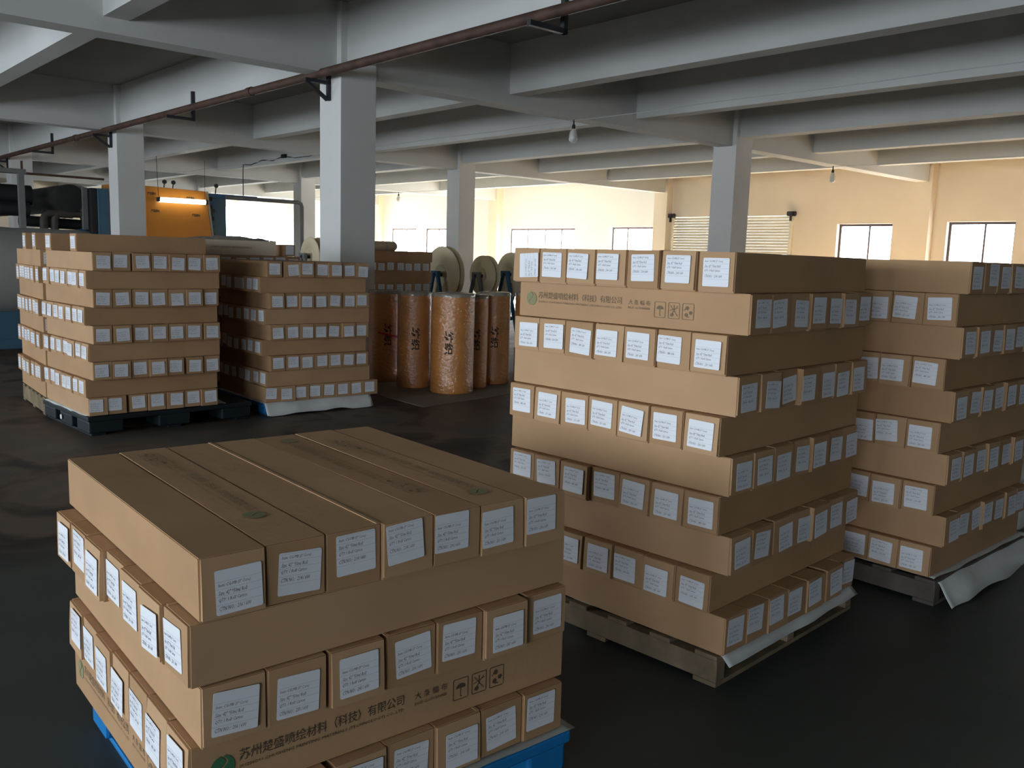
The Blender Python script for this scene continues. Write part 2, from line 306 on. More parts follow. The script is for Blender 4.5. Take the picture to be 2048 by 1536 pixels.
LAY={'M': {'pos': [0.7867, 3.9209, 0.7909, 0.1247], 'layers': [(1, [0.0023, 0.0396, 0.0146], 7, [0.077, 0.238, 0.401, 0.57, 0.725, 0.87, 0.994], [-0.001, 0.007, 0.007, 0.006, 0.004, 0.005, -0.001]), (0, [0.0068, 0.0099, 0.0166], 7, [0.102, 0.227, 0.394, 0.559, 0.707, 0.842, 1.001], [0.005, 0.003, -0.004, 0.009, 0.0, -0.007, 0.005]), (1, [0.0045, 0.0018, -0.0044], 7, [0.084, 0.26, 0.403, 0.555, 0.696, 0.841, 0.989], [-0.0, 0.001, 0.003, -0.001, -0.007, 0.004, -0.002]), (0, [-0.0024, 0.0142, 0.0017], 7, [0.08, 0.251, 0.384, 0.547, 0.713, 0.862, 1.005], [-0.009, -0.012, -0.006, -0.007, -0.011, -0.02, -0.005]), (1, [-0.0068, 0.0071, -0.0082], 7, [0.075, 0.238, 0.394, 0.549, 0.69, 0.846, 1.005], [0.001, 0.004, 0.005, 0.01, -0.001, 0.004, 0.004]), (0, [-0.0104, 0.0064, -0.0006], 7, [0.089, 0.243, 0.4, 0.546, 0.709, 0.867, 1.021], [-0.003, -0.002, -0.013, -0.006, -0.006, -0.011, -0.013]), (1, [0.0048, 0.0086, 0.0044], 7, [0.081, 0.233, 0.391, 0.54, 0.703, 0.862, 1.007], [-0.001, -0.001, 0.006, 0.009, 0.005, 0.008, 0.013]), (0, [0.0065, 0.0012, 0.0018], 7, [0.077, 0.233, 0.411, 0.569, 0.729, 0.863, 1.031], [0.002, 0.003, -0.008, -0.009, -0.01, 0.0, -0.016]), (1, [-0.0052, 0.0033, -0.0015], 7, [0.083, 0.245, 0.402, 0.539, 0.698], [-0.015, -0.011, -0.009, 0.003, 0.004]), (0, [0.0123, -0.0294, -0.011], 7, [0.065, 0.205, 0.342, 0.513, 0.669, 0.877, 1.024], [0.012, 0.024, 0.02, 0.013, 0.019, 0.01, 0.008])]}, 'F': {'pos': [-0.606, 2.6092, 0.6942, 0.1564], 'layers': [(0, [-0.0045, 0.0159, -0.0028], 7, [0.08, 0.229, 0.378, 0.517, 0.657, 0.798, 0.97], [-0.011, -0.006, 0.016, 0.024, 0.023, 0.006, 0.022]), (1, [0.0025, -0.0062, 0.014], 7, [0.094, 0.239, 0.396, 0.547, 0.712, 0.852, 1.004], [-0.003, -0.009, -0.004, -0.001, -0.008, 0.015, 0.003]), (0, [0.002, 0.0089, -0.0136], 7, [0.072, 0.227, 0.388, 0.549, 0.695, 0.862, 1.011], [0.004, -0.007, 0.003, 0.005, 0.014, -0.001, 0.004]), (1, [0.0249, -0.0111, -0.0089], 7, [0.131, 0.331, 0.476, 0.603, 0.746, 0.884, 1.015], [0.008, -0.048, -0.029, -0.027, -0.015, -0.009, 0.017]), (0, [-0.0015, -0.0048, 0.0017], 7, [None, None, 0.401, 0.544, 0.708, 0.85, 1.001], [None, None, 0.008, -0.003, -0.009, -0.003, 0.011])]}, 'K': {'pos': [-3.421, 7.9129, 0.7785, 0.1686], 'layers': [(1, [0.0, 0.0, 0.0], 7, [], []), (0, [0.0124, 0.0017, -0.0014], 7, [0.09, 0.228, 0.405, 0.553, 0.71, 0.853, 1.013], [-0.004, 0.008, 0.003, 0.002, -0.011, -0.008, -0.002]), (1, [0.0204, 0.0009, -0.0044], 7, [0.122, 0.283, 0.445, 0.624, 0.764, 0.915, 1.058], [-0.001, 0.0, 0.001, -0.0, 0.004, 0.008, 0.013]), (0, [0.0111, 0.0054, 0.0063], 7, [0.073, 0.228, 0.386, 0.53, 0.69, 0.846, 0.994], [-0.003, -0.004, -0.002, -0.01, -0.017, -0.005, -0.01]), (1, [0.0002, -0.0084, -0.0028], 7, [0.103, 0.247, 0.402, 0.57, 0.745, 0.908, 1.012], [0.001, -0.001, 0.004, -0.001, 0.003, 0.002, 0.008]), (0, [0.0069, -0.0, -0.0002], 7, [0.075, 0.234, 0.388, 0.54, 0.69, 0.845, 1.011], [-0.002, -0.002, -0.002, 0.004, -0.001, 0.003, -0.007]), (1, [0.0135, -0.0023, 0.0076], 7, [0.111, 0.263, 0.486, 0.614, 0.774, 0.876, 1.04], [-0.002, 0.007, -0.008, 0.002, 0.003, 0.006, 0.01]), (0, [0.0014, -0.0009, -0.0019], 7, [0.061, 0.218, 0.375, 0.527, 0.682, 0.856, 1.012], [0.005, -0.001, 0.005, 0.001, 0.007, -0.004, -0.007]), (1, [-0.0111, 0.0002, -0.008], 7, [0.121, 0.269, 0.421, 0.55, 0.726, 0.87, 1.045], [0.007, 0.007, 0.012, 0.003, 0.003, 0.021, 0.018]), (0, [-0.0282, 0.0018, -0.0219], 7, [0.05, 0.198, 0.392, 0.553, 0.722, 0.869, 1.03], [0.013, 0.011, 0.012, 0.016, 0.011, 0.014, 0.011])]}, 'S': {'pos': [-2.2704, 9.074, 0.7111, 0.1256], 'layers': [(0, [-0.0018, -0.0053, -0.0078], 7, [0.081, 0.271, 0.416, 0.575, 0.731, 0.876, 1.027], [0.003, -0.007, 0.008, 0.001, -0.003, -0.004, -0.015]), (1, [-0.0234, -0.0058, -0.0063], 7, [0.101, 0.209, 0.388, 0.51, 0.693, 0.821], [0.005, 0.005, 0.002, 0.001, -0.0, 0.017]), (0, [0.0039, 0.0021, 0.0058], 7, [0.086, 0.237, 0.394, 0.545, 0.7, 0.863, 1.002], [-0.006, -0.005, -0.009, -0.01, -0.003, -0.008, 0.001]), (1, [0.0095, 0.0025, 0.0026], 7, [0.067, 0.223, 0.392, 0.567, 0.759, 0.909], [0.008, 0.001, 0.006, 0.0, -0.006, 0.011]), (0, [0.0047, 0.0006, 0.0041], 7, [0.091, 0.247, 0.401, 0.546, 0.688, 0.854, 1.001], [-0.008, -0.004, -0.008, -0.01, -0.008, -0.013, -0.008]), (1, [-0.0083, 0.0014, -0.0024], 7, [0.09, 0.255, 0.414, 0.583, 0.78, 0.935], [0.004, 0.004, -0.002, -0.005, -0.003, 0.029]), (0, [0.0069, 0.0032, 0.007], 7, [0.088, 0.242, 0.391, 0.555, 0.699, 0.851, 0.998], [0.006, 0.008, -0.003, 0.004, 0.005, 0.001, 0.004]), (1, [0.0171, 0.0089, 0.0045], 7, [0.057, 0.219, 0.4, 0.539, 0.74, 0.909, 1.053], [0.008, 0.0, -0.005, -0.009, -0.006, -0.006, 0.001]), (0, [-0.0053, -0.0059, -0.0176], 8, [0.028, 0.189, 0.339, 0.486, 0.649, 0.799, 0.943, 1.096], [0.015, -0.001, 0.005, 0.006, 0.008, 0.004, 0.003, 0.006])]}, 'R': {'pos': [2.0553, 4.7972, 0.7325, 0.126], 'layers': [(0, [0.0056, -0.0025, 0.0016], 7, [0.078, 0.259, 0.421, 0.58], [0.0, 0.019, 0.005, 0.008]), (1, [0.0083, -0.007, 0.0032], 7, [0.081, 0.24, 0.374], [0.005, 0.002, -0.009]), (0, [0.0006, -0.0059, 0.0002], 7, [0.072, 0.245, 0.415, 0.558, 0.716], [0.002, 0.001, -0.003, 0.0, 0.006]), (1, [-0.0115, -0.0008, -0.0032], 7, [0.091, 0.247, 0.368], [0.002, 0.002, -0.005]), (0, [-0.0104, -0.002, -0.0029], 7, [0.086, 0.259, 0.405, 0.564, 0.719, 0.864], [-0.009, 0.003, 0.003, 0.001, 0.004, -0.003]), (1, [-0.0068, 0.003, -0.002], 7, [0.091, 0.25, 0.373], [-0.004, 0.002, -0.013]), (0, [-0.0016, 0.0067, -0.0005], 7, [0.079, 0.238, 0.392, 0.54, 0.718, 0.865], [0.002, 0.0, -0.006, -0.005, -0.011, 0.0]), (1, [-0.004, 0.0065, -0.0013], 7, [0.084, 0.24, 0.375], [-0.001, -0.009, 0.003]), (0, [0.008, 0.0034, 0.0022], 7, [0.096, 0.219, 0.367, 0.513, 0.669, 0.841, 0.973], [-0.003, 0.003, -0.0, 0.012, -0.003, -0.005, -0.001]), (1, [0.0076, 0.0018, 0.0021], 7, [0.092, 0.242, 0.379], [-0.002, -0.002, -0.002])]}}
# ------------------------------------------------------------------ cartons
CW, CH, CL, CWP = .1512, .1474, 1.13, .1531      # body width, height, length; pitch of a row
LH = .1485                                        # height of a layer
def carton_mesh(k):
    rnd = random.Random(k*13+5)
    bm = bmesh.new(); bmesh.ops.create_cube(bm, size=1)
    for v in bm.verts:
        v.co = Vector((v.co.x*CW, (v.co.y+.5)*CL, (v.co.z+.5)*CH))
        if v.co.z > .1: v.co.x += rnd.uniform(-.0015, .0015); v.co.z -= rnd.uniform(0, .0015)
    bmesh.ops.bevel(bm, geom=list(bm.edges), offset=.0022, segments=2, affect='EDGES')
    me = bpy.data.meshes.new('carton'); bm.to_mesh(me); bm.free()
    me.materials.append(M[['card', 'card_b', 'card_c', 'card'][k % 4]]); return me
CM = [carton_mesh(k) for k in range(4)]
def flap_mesh(k):
    """outer end flap: thin, slightly bowed, a touch smaller than the end"""
    rnd = random.Random(k*7+1); b = MB(); n = 4; g = rnd.uniform(.001, .006)
    x0, x1 = -CW/2+.003, CW/2-.003; z0, z1 = .004+rnd.uniform(0, .004), CH-.002
    vs = []
    for j in range(n+1):
        t = j/n; z = z0+(z1-z0)*t; y = -.0035-g*math.sin(math.pi*(1-t)*.5)*(1 if k % 2 else .25)
        vs += [Vector((x0, y, z)), Vector((x1, y, z))]
    fr = len(vs); vs += [Vector((v.x, .001, v.z)) for v in vs]
    fs = []
    for j in range(n):
        a = 2*j; fs.append((a, a+1, a+3, a+2)); fs.append((a, a+2, fr+a+2, fr+a)); fs.append((a+1, fr+a+1, fr+a+3, a+3))
    fs.append((0, fr, fr+1, 1)); fs.append((2*n, 2*n+1, fr+2*n+1, fr+2*n))
    b.add(vs, fs, ['card', 'card_b', 'card_c', 'card_b'][k % 4]); return b.mesh('end_flap')
FM = [flap_mesh(k) for k in range(4)]
def lid_mesh(k):
    b = MB(); s = -1 if k % 2 else 1
    b.box(min(s*CW/2, s*CW/2-s*.010)+.0, max(s*CW/2, s*CW/2-s*.010), .004, CL-.004, CH-.0005, CH+.0012, 'card_b'); return b.mesh('edge_flap')
LM = [lid_mesh(k) for k in range(2)]
def text_mesh(s, size, shear=0.0, align='LEFT', spacing=1.0, bold=0.0):
    c = bpy.data.curves.new('t', 'FONT'); c.body = s; c.size = size; c.shear = shear; c.align_x = align; c.resolution_u = 1; c.space_character = spacing; c.offset = bold
    o = bpy.data.objects.new('t', c); COL.objects.link(o); bpy.context.view_layer.update()
    me = bpy.data.meshes.new_from_object(o.evaluated_get(bpy.context.evaluated_depsgraph_get()))
    vs = [v.co.copy() for v in me.vertices]; fs = [tuple(p.vertices) for p in me.polygons]
    bpy.data.objects.remove(o); bpy.data.curves.remove(c); bpy.data.meshes.remove(me); return vs, fs
def fit(vs, w=None, h=None):
    xs = [v.x for v in vs]; ys = [v.y for v in vs]
    sx = w/(max(xs)-min(xs)) if w else None; sy = h/(max(ys)-min(ys)) if h else None
    sx = sx or sy; sy = sy or sx; x0, y0 = min(xs), min(ys)
    return [Vector(((v.x-x0)*sx, (v.y-y0)*sy, 0)) for v in vs]
LWD, LHT = .108, .103
def label_mesh(var, num, rot=0, plain=False):
    """sticker in the x-z plane facing -y, centred on the origin"""
    b = MB(); pts = []; r = .004
    for cx, cy, a0 in ((LWD/2-r, LHT/2-r, 0), (-LWD/2+r, LHT/2-r, 90), (-LWD/2+r, -LHT/2+r, 180), (LWD/2-r, -LHT/2+r, 270)):
        for a in (0, 45, 90): t = math.radians(a0+a); pts.append((cx+r*math.cos(t), cy+r*math.sin(t)))
    P = lambda x, y, d: Vector((x, -d, y))
    n = len(pts); vs = [P(x, y, .0006) for x, y in pts]+[P(x, y, 0) for x, y in pts]
    b.add(vs, [tuple(range(n))[::1]]+[(i, n+i, n+(i+1) % n, (i+1) % n) for i in range(n)], 'paper')
    def put_(vs, fs, x, y, m):
        vs = [Vector((v.x+x, v.y+y, 0)) for v in vs]
        if rot: vs = [Vector((-v.y, v.x, 0)) for v in vs]
        b.add([P(v.x, v.y, .0009) for v in vs], fs, m)
    top = [.26, .42, .57, .76][0] if var == 0 else .04
    rows = [top, top+.165, top+.325, top+.515]
    lines = ['Item: CG-MB (3" Core)', 'Size: 42" *50m/ Roll', 'QTY: 1 Roll/ Carton', 'CTN NO.:  %s / 600' % num]
    for k, (fr, tx) in enumerate(zip(rows, lines)):
        y = LHT/2-fr*LHT
        put_([Vector((-LWD/2+.001, y-.0003, 0)), Vector((LWD/2-.001, y-.0003, 0)), Vector((LWD/2-.001, y+.0003, 0)), Vector((-LWD/2+.001, y+.0003, 0))], [(0, 1, 2, 3)], 0, 0, 'rule')
        if not plain:
            vs, fs = text_mesh(tx, .0112, .25); wd = [.074, .066, .064, .073][k]
            vs = fit(vs, w=wd, h=.0095); put_(vs, fs, -LWD/2+.0065, y-.0135, 'ink')
    y = LHT/2-(rows[3]+.19)*LHT
    if y > -LHT/2+.004: put_([Vector((-LWD/2+.001, y-.0003, 0)), Vector((LWD/2-.001, y-.0003, 0)), Vector((LWD/2-.001, y+.0003, 0)), Vector((-LWD/2+.001, y+.0003, 0))], [(0, 1, 2, 3)], 0, 0, 'rule')
    return b.mesh('paper_label')
LAB = [label_mesh(0, '206'), label_mesh(1, '214'), label_mesh(0, '231'), label_mesh(1, '188'), label_mesh(0, '245')]
LAB_ROT = label_mesh(0, '260', rot=1)
# print on the long side of a carton: x along the length, y up, facing +z
def print_mesh(faint):
    b0 = MB(); b = b0; ink = 'print_faint' if faint else 'print'; gr = 'green_faint' if faint else 'green_print'
    b1 = MB(); b2 = MB()
    def add(vs, fs, x, y, m): b1.add([Vector((v.x+x, v.y+y, 0)) for v in vs], fs, m)
    # round leaf emblem with an S-shaped gap
    n = 16; cx, cy, r = .072, .078, .029
    S_ = [(.36*r*math.sin(2*math.pi*i/n), r*(1-2*i/n)) for i in range(n+1)]      # the S-shaped gap
    for s in (1, -1):
        arc = [(-s*r*math.cos(math.radians(-80+160*i/n)), -r*1.03*math.sin(math.radians(-80+160*i/n))*-1) for i in range(n+1)]
        g_ = -s*.0028
        for i in range(n):   # strips between the arc and the gap, bottom to top
            a0, a1 = arc[i], arc[i+1]; c0, c1 = S_[n-i], S_[n-i-1]
            q = [(a0[0], a0[1]), (c0[0]+g_, c0[1]*.95), (c1[0]+g_, c1[1]*.95), (a1[0], a1[1])]
            b0.add([Vector((cx+x, cy+y, 0)) for x, y in (q if s == 1 else q[::-1])], [(0, 1, 2, 3)], gr)
    vs, fs = text_mesh('苏州楚盛喷绘材料（科技）有限公司', .03); add(fit(vs, w=.449, h=.030), fs, .112, .080, ink)
    vs, fs = text_mesh('SUZHOU CHUSHENG PRINTING MATERIALS (TECHNOLOGY) CO.,LTD', .012); add(fit(vs, w=.449, h=.0105), fs, .112, .060, ink)
    bname = b1.mesh('company_name'); b1 = MB()
    vs, fs = text_mesh('大 条 幅 布', .02); add(fit(vs, w=.105, h=.020), fs, .595, .082, ink)
    vs, fs = text_mesh('BIG SP. CLOTH BANNER', .01); add(fit(vs, w=.105, h=.0085), fs, .595, .066, ink)
    b3 = b1
    # three handling marks in rounded squares
    def ring(cx, cy, w, h, t):
        o = []; i_ = []
        for sx, sy, a0 in ((1, 1, 0), (-1, 1, 90), (-1, -1, 180), (1, -1, 270)):
            for a in (0, 45, 90):
                q = math.radians(a0+a); rr = .005
                o.append((cx+sx*(w/2-rr)+rr*math.cos(q), cy+sy*(h/2-rr)+rr*math.sin(q)))
                i_.append((cx+sx*(w/2-rr)+(rr-t)*math.cos(q), cy+sy*(h/2-rr)+(rr-t)*math.sin(q)))
        n = len(o); b2.add([Vector((*p, 0)) for p in o+i_], [(i, (i+1) % n, n+(i+1) % n, n+i) for i in range(n)], ink)
    def poly(pts): b2.add([Vector((x, y, 0)) for x, y in pts], [tuple(range(len(pts)))], ink)
    def bar(x0, y0, x1, y1, t):
        d = Vector((x1-x0, y1-y0, 0)); nn = Vector((-d.y, d.x, 0)).normalized()*t/2; a = Vector((x0, y0, 0)); c = Vector((x1, y1, 0))
        b2.add([a-nn, c-nn, c+nn, a+nn], [(0, 1, 2, 3)], ink)
    xs = (.746, .810, .873); cy = .070
    for x in xs: ring(x, cy, .052, .062, .0022)
    x = xs[0]; poly([(x+.016*math.cos(math.radians(a)), cy+.002+.014*math.sin(math.radians(a))) for a in range(0, 181, 20)]); bar(x, cy+.003, x, cy-.022, .0022); bar(x, cy-.022, x+.006, cy-.022, .0022)
    x = xs[1]; bar(x-.017, cy-.02, x+.017, cy+.02, .002); bar(x-.017, cy+.02, x+.017, cy-.02, .002); bar(x, cy+.022, x, cy-.005, .003); poly([(x-.008+.007*math.cos(math.radians(a)), cy-.016+.007*math.sin(math.radians(a))) for a in range(0, 360, 30)]); bar(x-.02, cy, x+.02, cy+.012, .002)
    x = xs[2]
    for ang in (90, 210, 330):
        cx2, cy2 = x+.012*math.cos(math.radians(ang+20)), cy-.001+.015*math.sin(math.radians(ang+20))
        poly([(cx2+(.008 if k % 2 == 0 else .0065)*math.cos(math.radians(k*36)), cy2+(.008 if k % 2 == 0 else .0065)*math.sin(math.radians(k*36))) for k in range(10)])
    bar(x-.016, cy+.004, x-.006, cy+.02, .003); bar(x-.006, cy-.02, x+.006, cy-.02, .003)
    return [('round_emblem', b0.mesh('round_emblem')), ('company_name', bname), ('product_name', b3.mesh('product_name')), ('handling_marks', b2.mesh('handling_marks'))]
PRT, PRT_F = print_mesh(False), print_mesh(True)
STK = {'M': ('tall middle stack', 'cartons on the tall middle pallet'), 'F': ('low front stack', 'cartons on the low front pallet'), 'K': ('tall left stack', 'cartons on the tall left pallet'),
       'S': ('stack beside the big pillar', 'cartons on the pallet beside the big pillar'), 'R': ('right edge stack', 'cartons on the pallet at the right edge')}
def slots(S, n, tot):
    """carton centres from the places of their labels, kept one pitch apart"""
    S = list(S)+[None]*(n-len(S)); S = S[:n]
    for i in range(n):
        if S[i] is None: S[i] = (i+.5)*(tot/n)
    d = [s-i*CWP for i, s in enumerate(S)]
    blk = []
    for x in d:
        blk.append([x, 1])
        while len(blk) > 1 and blk[-2][0] > blk[-1][0]:
            a = blk.pop(); c = blk.pop(); blk.append([(a[0]*a[1]+c[0]*c[1])/(a[1]+c[1]), a[1]+c[1]])
    out = []
    for x, k in blk: out += [x]*k
    lo = CW/2-.006; hi = tot+.022-CW/2-(n-1)*CWP
    return [min(max(x, lo), max(hi, lo))+i*CWP for i, x in enumerate(out)], S
ncart = 0
STUFF = []       # (matrix, variant, label?) of the cartons built as one mass
def add_carton(T, k, label, group, lx, lz, tilt, lab):
    o = put('carton', CM[k % 4]); o.matrix_world = T; tag(o, label, 'carton', group)
    f_ = put('end_flap', FM[(k*3+k//4) % 4], o)
    if k % 5 == 2: put('edge_flap', LM[(k//5) % 2], o)
    l = put('paper_label', lab, o); l.location = (lx, -.0105 if (k*3+k//4) % 4 % 2 else -.0058, CH/2+lz); l.rotation_euler = (0, tilt, 0)
    if (k*3+k//4) % 4 % 2: l.rotation_euler = (-.025, tilt, 0)
    return o
PR = {('F', 4, 0): [('side', PRT)], ('F', 5, 0): [('side', PRT_F)], ('M', 2, 0): [('side', PRT_F)], ('F', 1, 1): [('top', PRT_F)], ('F', 1, 5): [('top', PRT_F)], ('F', 1, 4): [('topr', PRT_F)]}
for sn, D in LAY.items():
    px, py, ang, ph = D['pos']; N = len(D['layers'])
    for li, (longu, q, n, S, Z) in enumerate(D['layers'], 1):
        if sn == 'K' and li == 1: continue
        a2 = ang+q[2]; u_ = Vector((math.cos(a2), math.sin(a2), 0)); v_ = Vector((-u_.y, u_.x, 0))
        W7 = 7*.1531; Lu, Lv = (CL, W7) if longu else (W7, CL)
        corner = Vector((px+q[0], py+q[1], 0)) - u_*Lu/2 - v_*Lv/2
        z = ph + LH*(N-li)
        rnd = random.Random(hash((sn == 'M', sn == 'F', sn == 'K', sn == 'S', li)))
        rnd = random.Random(ord(sn)*100+li)
        if sn == 'F' and li == 4: S = [.10, .275, .435, .59, .745, .884, 1.01]
        if sn == 'S' and li == 9: S = [s for s in S]
        tot = W7 if n == 7 else n*.1531
        outs = [0.0]+[max(-.016, min(.016, rnd.gauss(0, .007))) for _ in range(n-1)]
        S = list(S)+[None]*(n-len(S))
        nrm_, lat_ = (u_, v_) if longu else (v_, u_)
        for i in range(n):      # a carton pushed in or out is seen shifted sideways: keep its place along the row as measured
            if S[i] is not None:
                dv = corner + lat_*S[i]; dv.z = 0
                S[i] += outs[i]*dv.dot(lat_)/dv.dot(nrm_)
        C_, S = slots(S, n, tot)
        Z = list(Z)+[None]*(n-len(Z))
        for i in range(n):
            out = outs[i]
            if longu: # carton length along u_, label end at the -u side; lateral along v_
                org = corner + v_*C_[i] + u_*out + Vector((0, 0, z))
                yax, xax = u_, -v_; sgn = -1
            else:
                org = corner + u_*C_[i] + v_*out + Vector((0, 0, z))
                yax, xax = v_, u_; sgn = 1
            T = Matrix(((xax.x, yax.x, 0, org.x), (xax.y, yax.y, 0, org.y), (0, 0, 1, org.z), (0, 0, 0, 1)))
            T = T @ Matrix.Rotation(rnd.gauss(0, .0012), 4, 'Z')
            lx = max(-.02, min(.02, (S[i]-C_[i])))*sgn
            zz = Z[i] if Z[i] is not None else rnd.uniform(-.006, .006)
            zz = max(-.019, min(.019, zz*.8))
            if sn == 'R' and longu and i >= 4:
                STUFF.append((T, False)); continue
            side = 'left' if longu else 'right'
            lb = '%s carton from the near corner, %s layer from the top, %s' % (ORD[i], 'bottom' if li == N else ORD[li-1], STK[sn][0])
            lb = lb.replace('bottom layer from the top', 'bottom layer').replace('first layer from the top', 'top layer')
            lb = 'brown '+lb if False else lb
            lab = LAB[rnd.randrange(5)]
            if sn == 'M' and li == 1: lab = LAB_ROT if i == 6 else LAB[1]
            if sn == 'F' and li == 1: lab = LAB[[0, 1, 1, 1, 0, 2, 0][i]]
            if sn == 'F' and li == 3: lab = LAB[[0, 2, 4, 0, 2, 4, 0][i]]
            c_ = add_carton(T, ncart, lb, STK[sn][1], lx, zz, rnd.gauss(0, .032), lab); ncart += 1
            for kind_, prs in PR.get((sn, li, i), []):
                if kind_ == 'side' and sn == 'F' and li == 4: MX = Matrix(((0, 0, 1, CW/2+.0015), (1, 0, 0, .0), (0, 1, 0, 0), (0, 0, 0, 1)))   # reads from the label end
                elif kind_ == 'side': MX = Matrix(((0, 0, -1, -CW/2-.0015), (-1, 0, 0, CL+.0), (0, 1, 0, 0), (0, 0, 0, 1)))
                elif kind_ == 'top': MX = Matrix(((0, 1, 0, -.080), (1, 0, 0, .16 if i == 1 else .04), (0, 0, -1, CH+.0026), (0, 0, 0, 1)))
                else: MX = Matrix(((0, -1, 0, .080), (-1, 0, 0, CL-.04), (0, 0, -1, CH+.0026), (0, 0, 0, 1)))
                for pn, me in prs:
                    p_ = put(pn, me, c_); p_.matrix_local = MX
# loose cartons lying on top of the left stack
px, py, ang, ph = LAY['K']['pos']
u_ = Vector((math.cos(ang), math.sin(ang), 0)); v_ = Vector((-u_.y, u_.x, 0)); kc = Vector((px, py, 0))
for k, (uu, vv, zz, an, lb) in enumerate(((-.49, -.07, 0, 0, 'loose carton lying along the near part of the tall left stack, on its very top'), (-.52, .47, 0, .01, 'loose carton lying on the far part of the tall left stack, on its very top'),
        )):
    a2 = ang+an; uu_ = Vector((math.cos(a2), math.sin(a2), 0)); vv_ = Vector((-uu_.y, uu_.x, 0))
    org = kc + u_*uu + v_*vv + Vector((0, 0, ph+9*LH+zz)); xax = -vv_
    T = Matrix(((xax.x, uu_.x, 0, org.x), (xax.y, uu_.y, 0, org.y), (0, 0, 1, org.z), (0, 0, 0, 1)))
    add_carton(T, ncart, lb, 'loose cartons on top of the left stack', 0, 0, 0.0, LAB[k]); ncart += 1
# stacks farther back, past the limit of singly built cartons: one mass
def mass_stack(cx, cy, ang, ph, N, first_longu, skip=()):
    u_ = Vector((math.cos(ang), math.sin(ang), 0)); v_ = Vector((-u_.y, u_.x, 0)); W7 = 7*.1531
    for li in range(1, N+1):
        longu = (li % 2 == 1) == first_longu
        Lu, Lv = (CL, W7) if longu else (W7, CL)
        cor = Vector((cx, cy, ph+LH*(N-li))) - u_*Lu/2 - v_*Lv/2 + u_*random.gauss(0, .006)+v_*random.gauss(0, .006)
        for i in range(7):
            if (li, i) in skip: continue
            s = (i+.5)*CWP; j = max(-.012, min(.012, random.gauss(0, .006)))
            if longu: org = cor+v_*s+u_*j; ya, xa = u_, -v_
            else: org = cor+u_*s+v_*j; ya, xa = v_, u_
            STUFF.append((Matrix(((xa.x, ya.x, 0, org.x), (xa.y, ya.y, 0, org.y), (0, 0, 1, org.z), (0, 0, 0, 1))), True))
K2A = .67; k2u = Vector((math.cos(K2A), math.sin(K2A), 0)); k2v = Vector((-k2u.y, k2u.x, 0))
K2C = kc - u_*.572 + v_*.63 + k2u*.565 + k2v*.54
mass_stack(K2C.x, K2C.y, K2A, ph, 10, True, {(1, i) for i in (1, 2, 4, 5, 6)})
TC = B(1.60, 1.60); mass_stack(TC.x, TC.y, BY, .12, 10, True)
px, py, a_s, phs = LAY['S']['pos']; su = Vector((math.cos(a_s), math.sin(a_s), 0)); sv = Vector((-su.y, su.x, 0))
S2 = Vector((px, py, 0)) + sv*1.22 + su*(-.10); mass_stack(S2.x, S2.y, a_s, .165, 9, False)
b = MB()
for T, wl in STUFF:
    vs = [T @ Vector(v) for v in [(x*CW/2, y, z) for z in (0, CH) for x, y in ((-1, 0), (1, 0), (1, CL), (-1, CL))]]
    b.add(vs, [(3, 2, 1, 0), (4, 5, 6, 7), (0, 1, 5, 4), (1, 2, 6, 5), (2, 3, 7, 6), (3, 0, 4, 7)], 'card')
    if wl:
        jx, jz = random.uniform(-.01, .01), random.uniform(-.008, .008)
        vs = [T @ Vector((x*LWD/2+jx, -.002, CH/2+z*LHT/2+jz)) for x, z in ((-1, -1), (1, -1), (1, 1), (-1, 1))]
        b.add(vs, [(0, 1, 2, 3)], 'paper')
        for r_ in (-.3, -.05, .2, .4):
            vs = [T @ Vector((x+jx, -.0026, CH/2+z+jz-r_*LHT)) for x, z in ((-.046, -.003), (.025, -.003), (.025, .003), (-.046, .003))]
            b.add(vs, [(0, 1, 2, 3)], 'rule')
tag(b.obj('stacked_cartons'), 'more stacked brown cartons standing behind the front stacks', 'cartons', kind='stuff')

# ------------------------------------------------------------------ pallets and sheets
def wood_pallet(cx, cy, ang, w, l, h, m, label, shift=(0, 0)):
    e = empty('wooden_pallet', (cx, cy, 0), ang, label, 'pallet'); sx, sy = shift
    for x in (-w/2+.03, 0, w/2-.03):
        b = MB(); b.box(x-.03+sx, x+.03+sx, -l/2+sy, l/2+sy, .018, h-.018, m); b.obj('stringer', e, .004)
    for k in range(6):
        y = -l/2+.05+k*(l-.1)/5
        b = MB(); b.box(-w/2+sx, w/2+sx, y-.048+sy, y+.048+sy, h-.018, h-.001, m); b.obj('deck_board', e, .002)
    for k in (0, 1, 2):
        y = -l/2+.05+k*(l-.1)/2
        b = MB(); b.box(-w/2+sx, w/2+sx, y-.05+sy, y+.05+sy, 0, .018, m); b.obj('bottom_board', e, .002)
    return e
def plastic_pallet(cx, cy, ang, w, l, h, m, label, shift=(0, 0), fw=.075):
    e = empty('plastic_pallet', (cx, cy, 0), ang, label, 'pallet'); sx, sy = shift
    b = MB(); b.box(-w/2+sx, w/2+sx, -l/2+sy, l/2+sy, h-.042, h-.002, m); b.obj('deck', e, .008)
    for i in (-1, 0, 1):
        for j in (-1, 0, 1):
            x = i*(w/2-fw-.01)+sx; y = j*(l/2-fw-.01)+sy; b = MB()
            b.box(x-fw, x+fw, y-fw, y+fw, .02, h-.04, m); b.obj('foot', e, .012)
    for i in (-1, 0, 1):
        x = i*(w/2-.09)+sx; b = MB(); b.box(x-.06, x+.06, -l/2+.02+sy, l/2-.02+sy, 0, .02, m); b.obj('skid', e, .004)
    return e
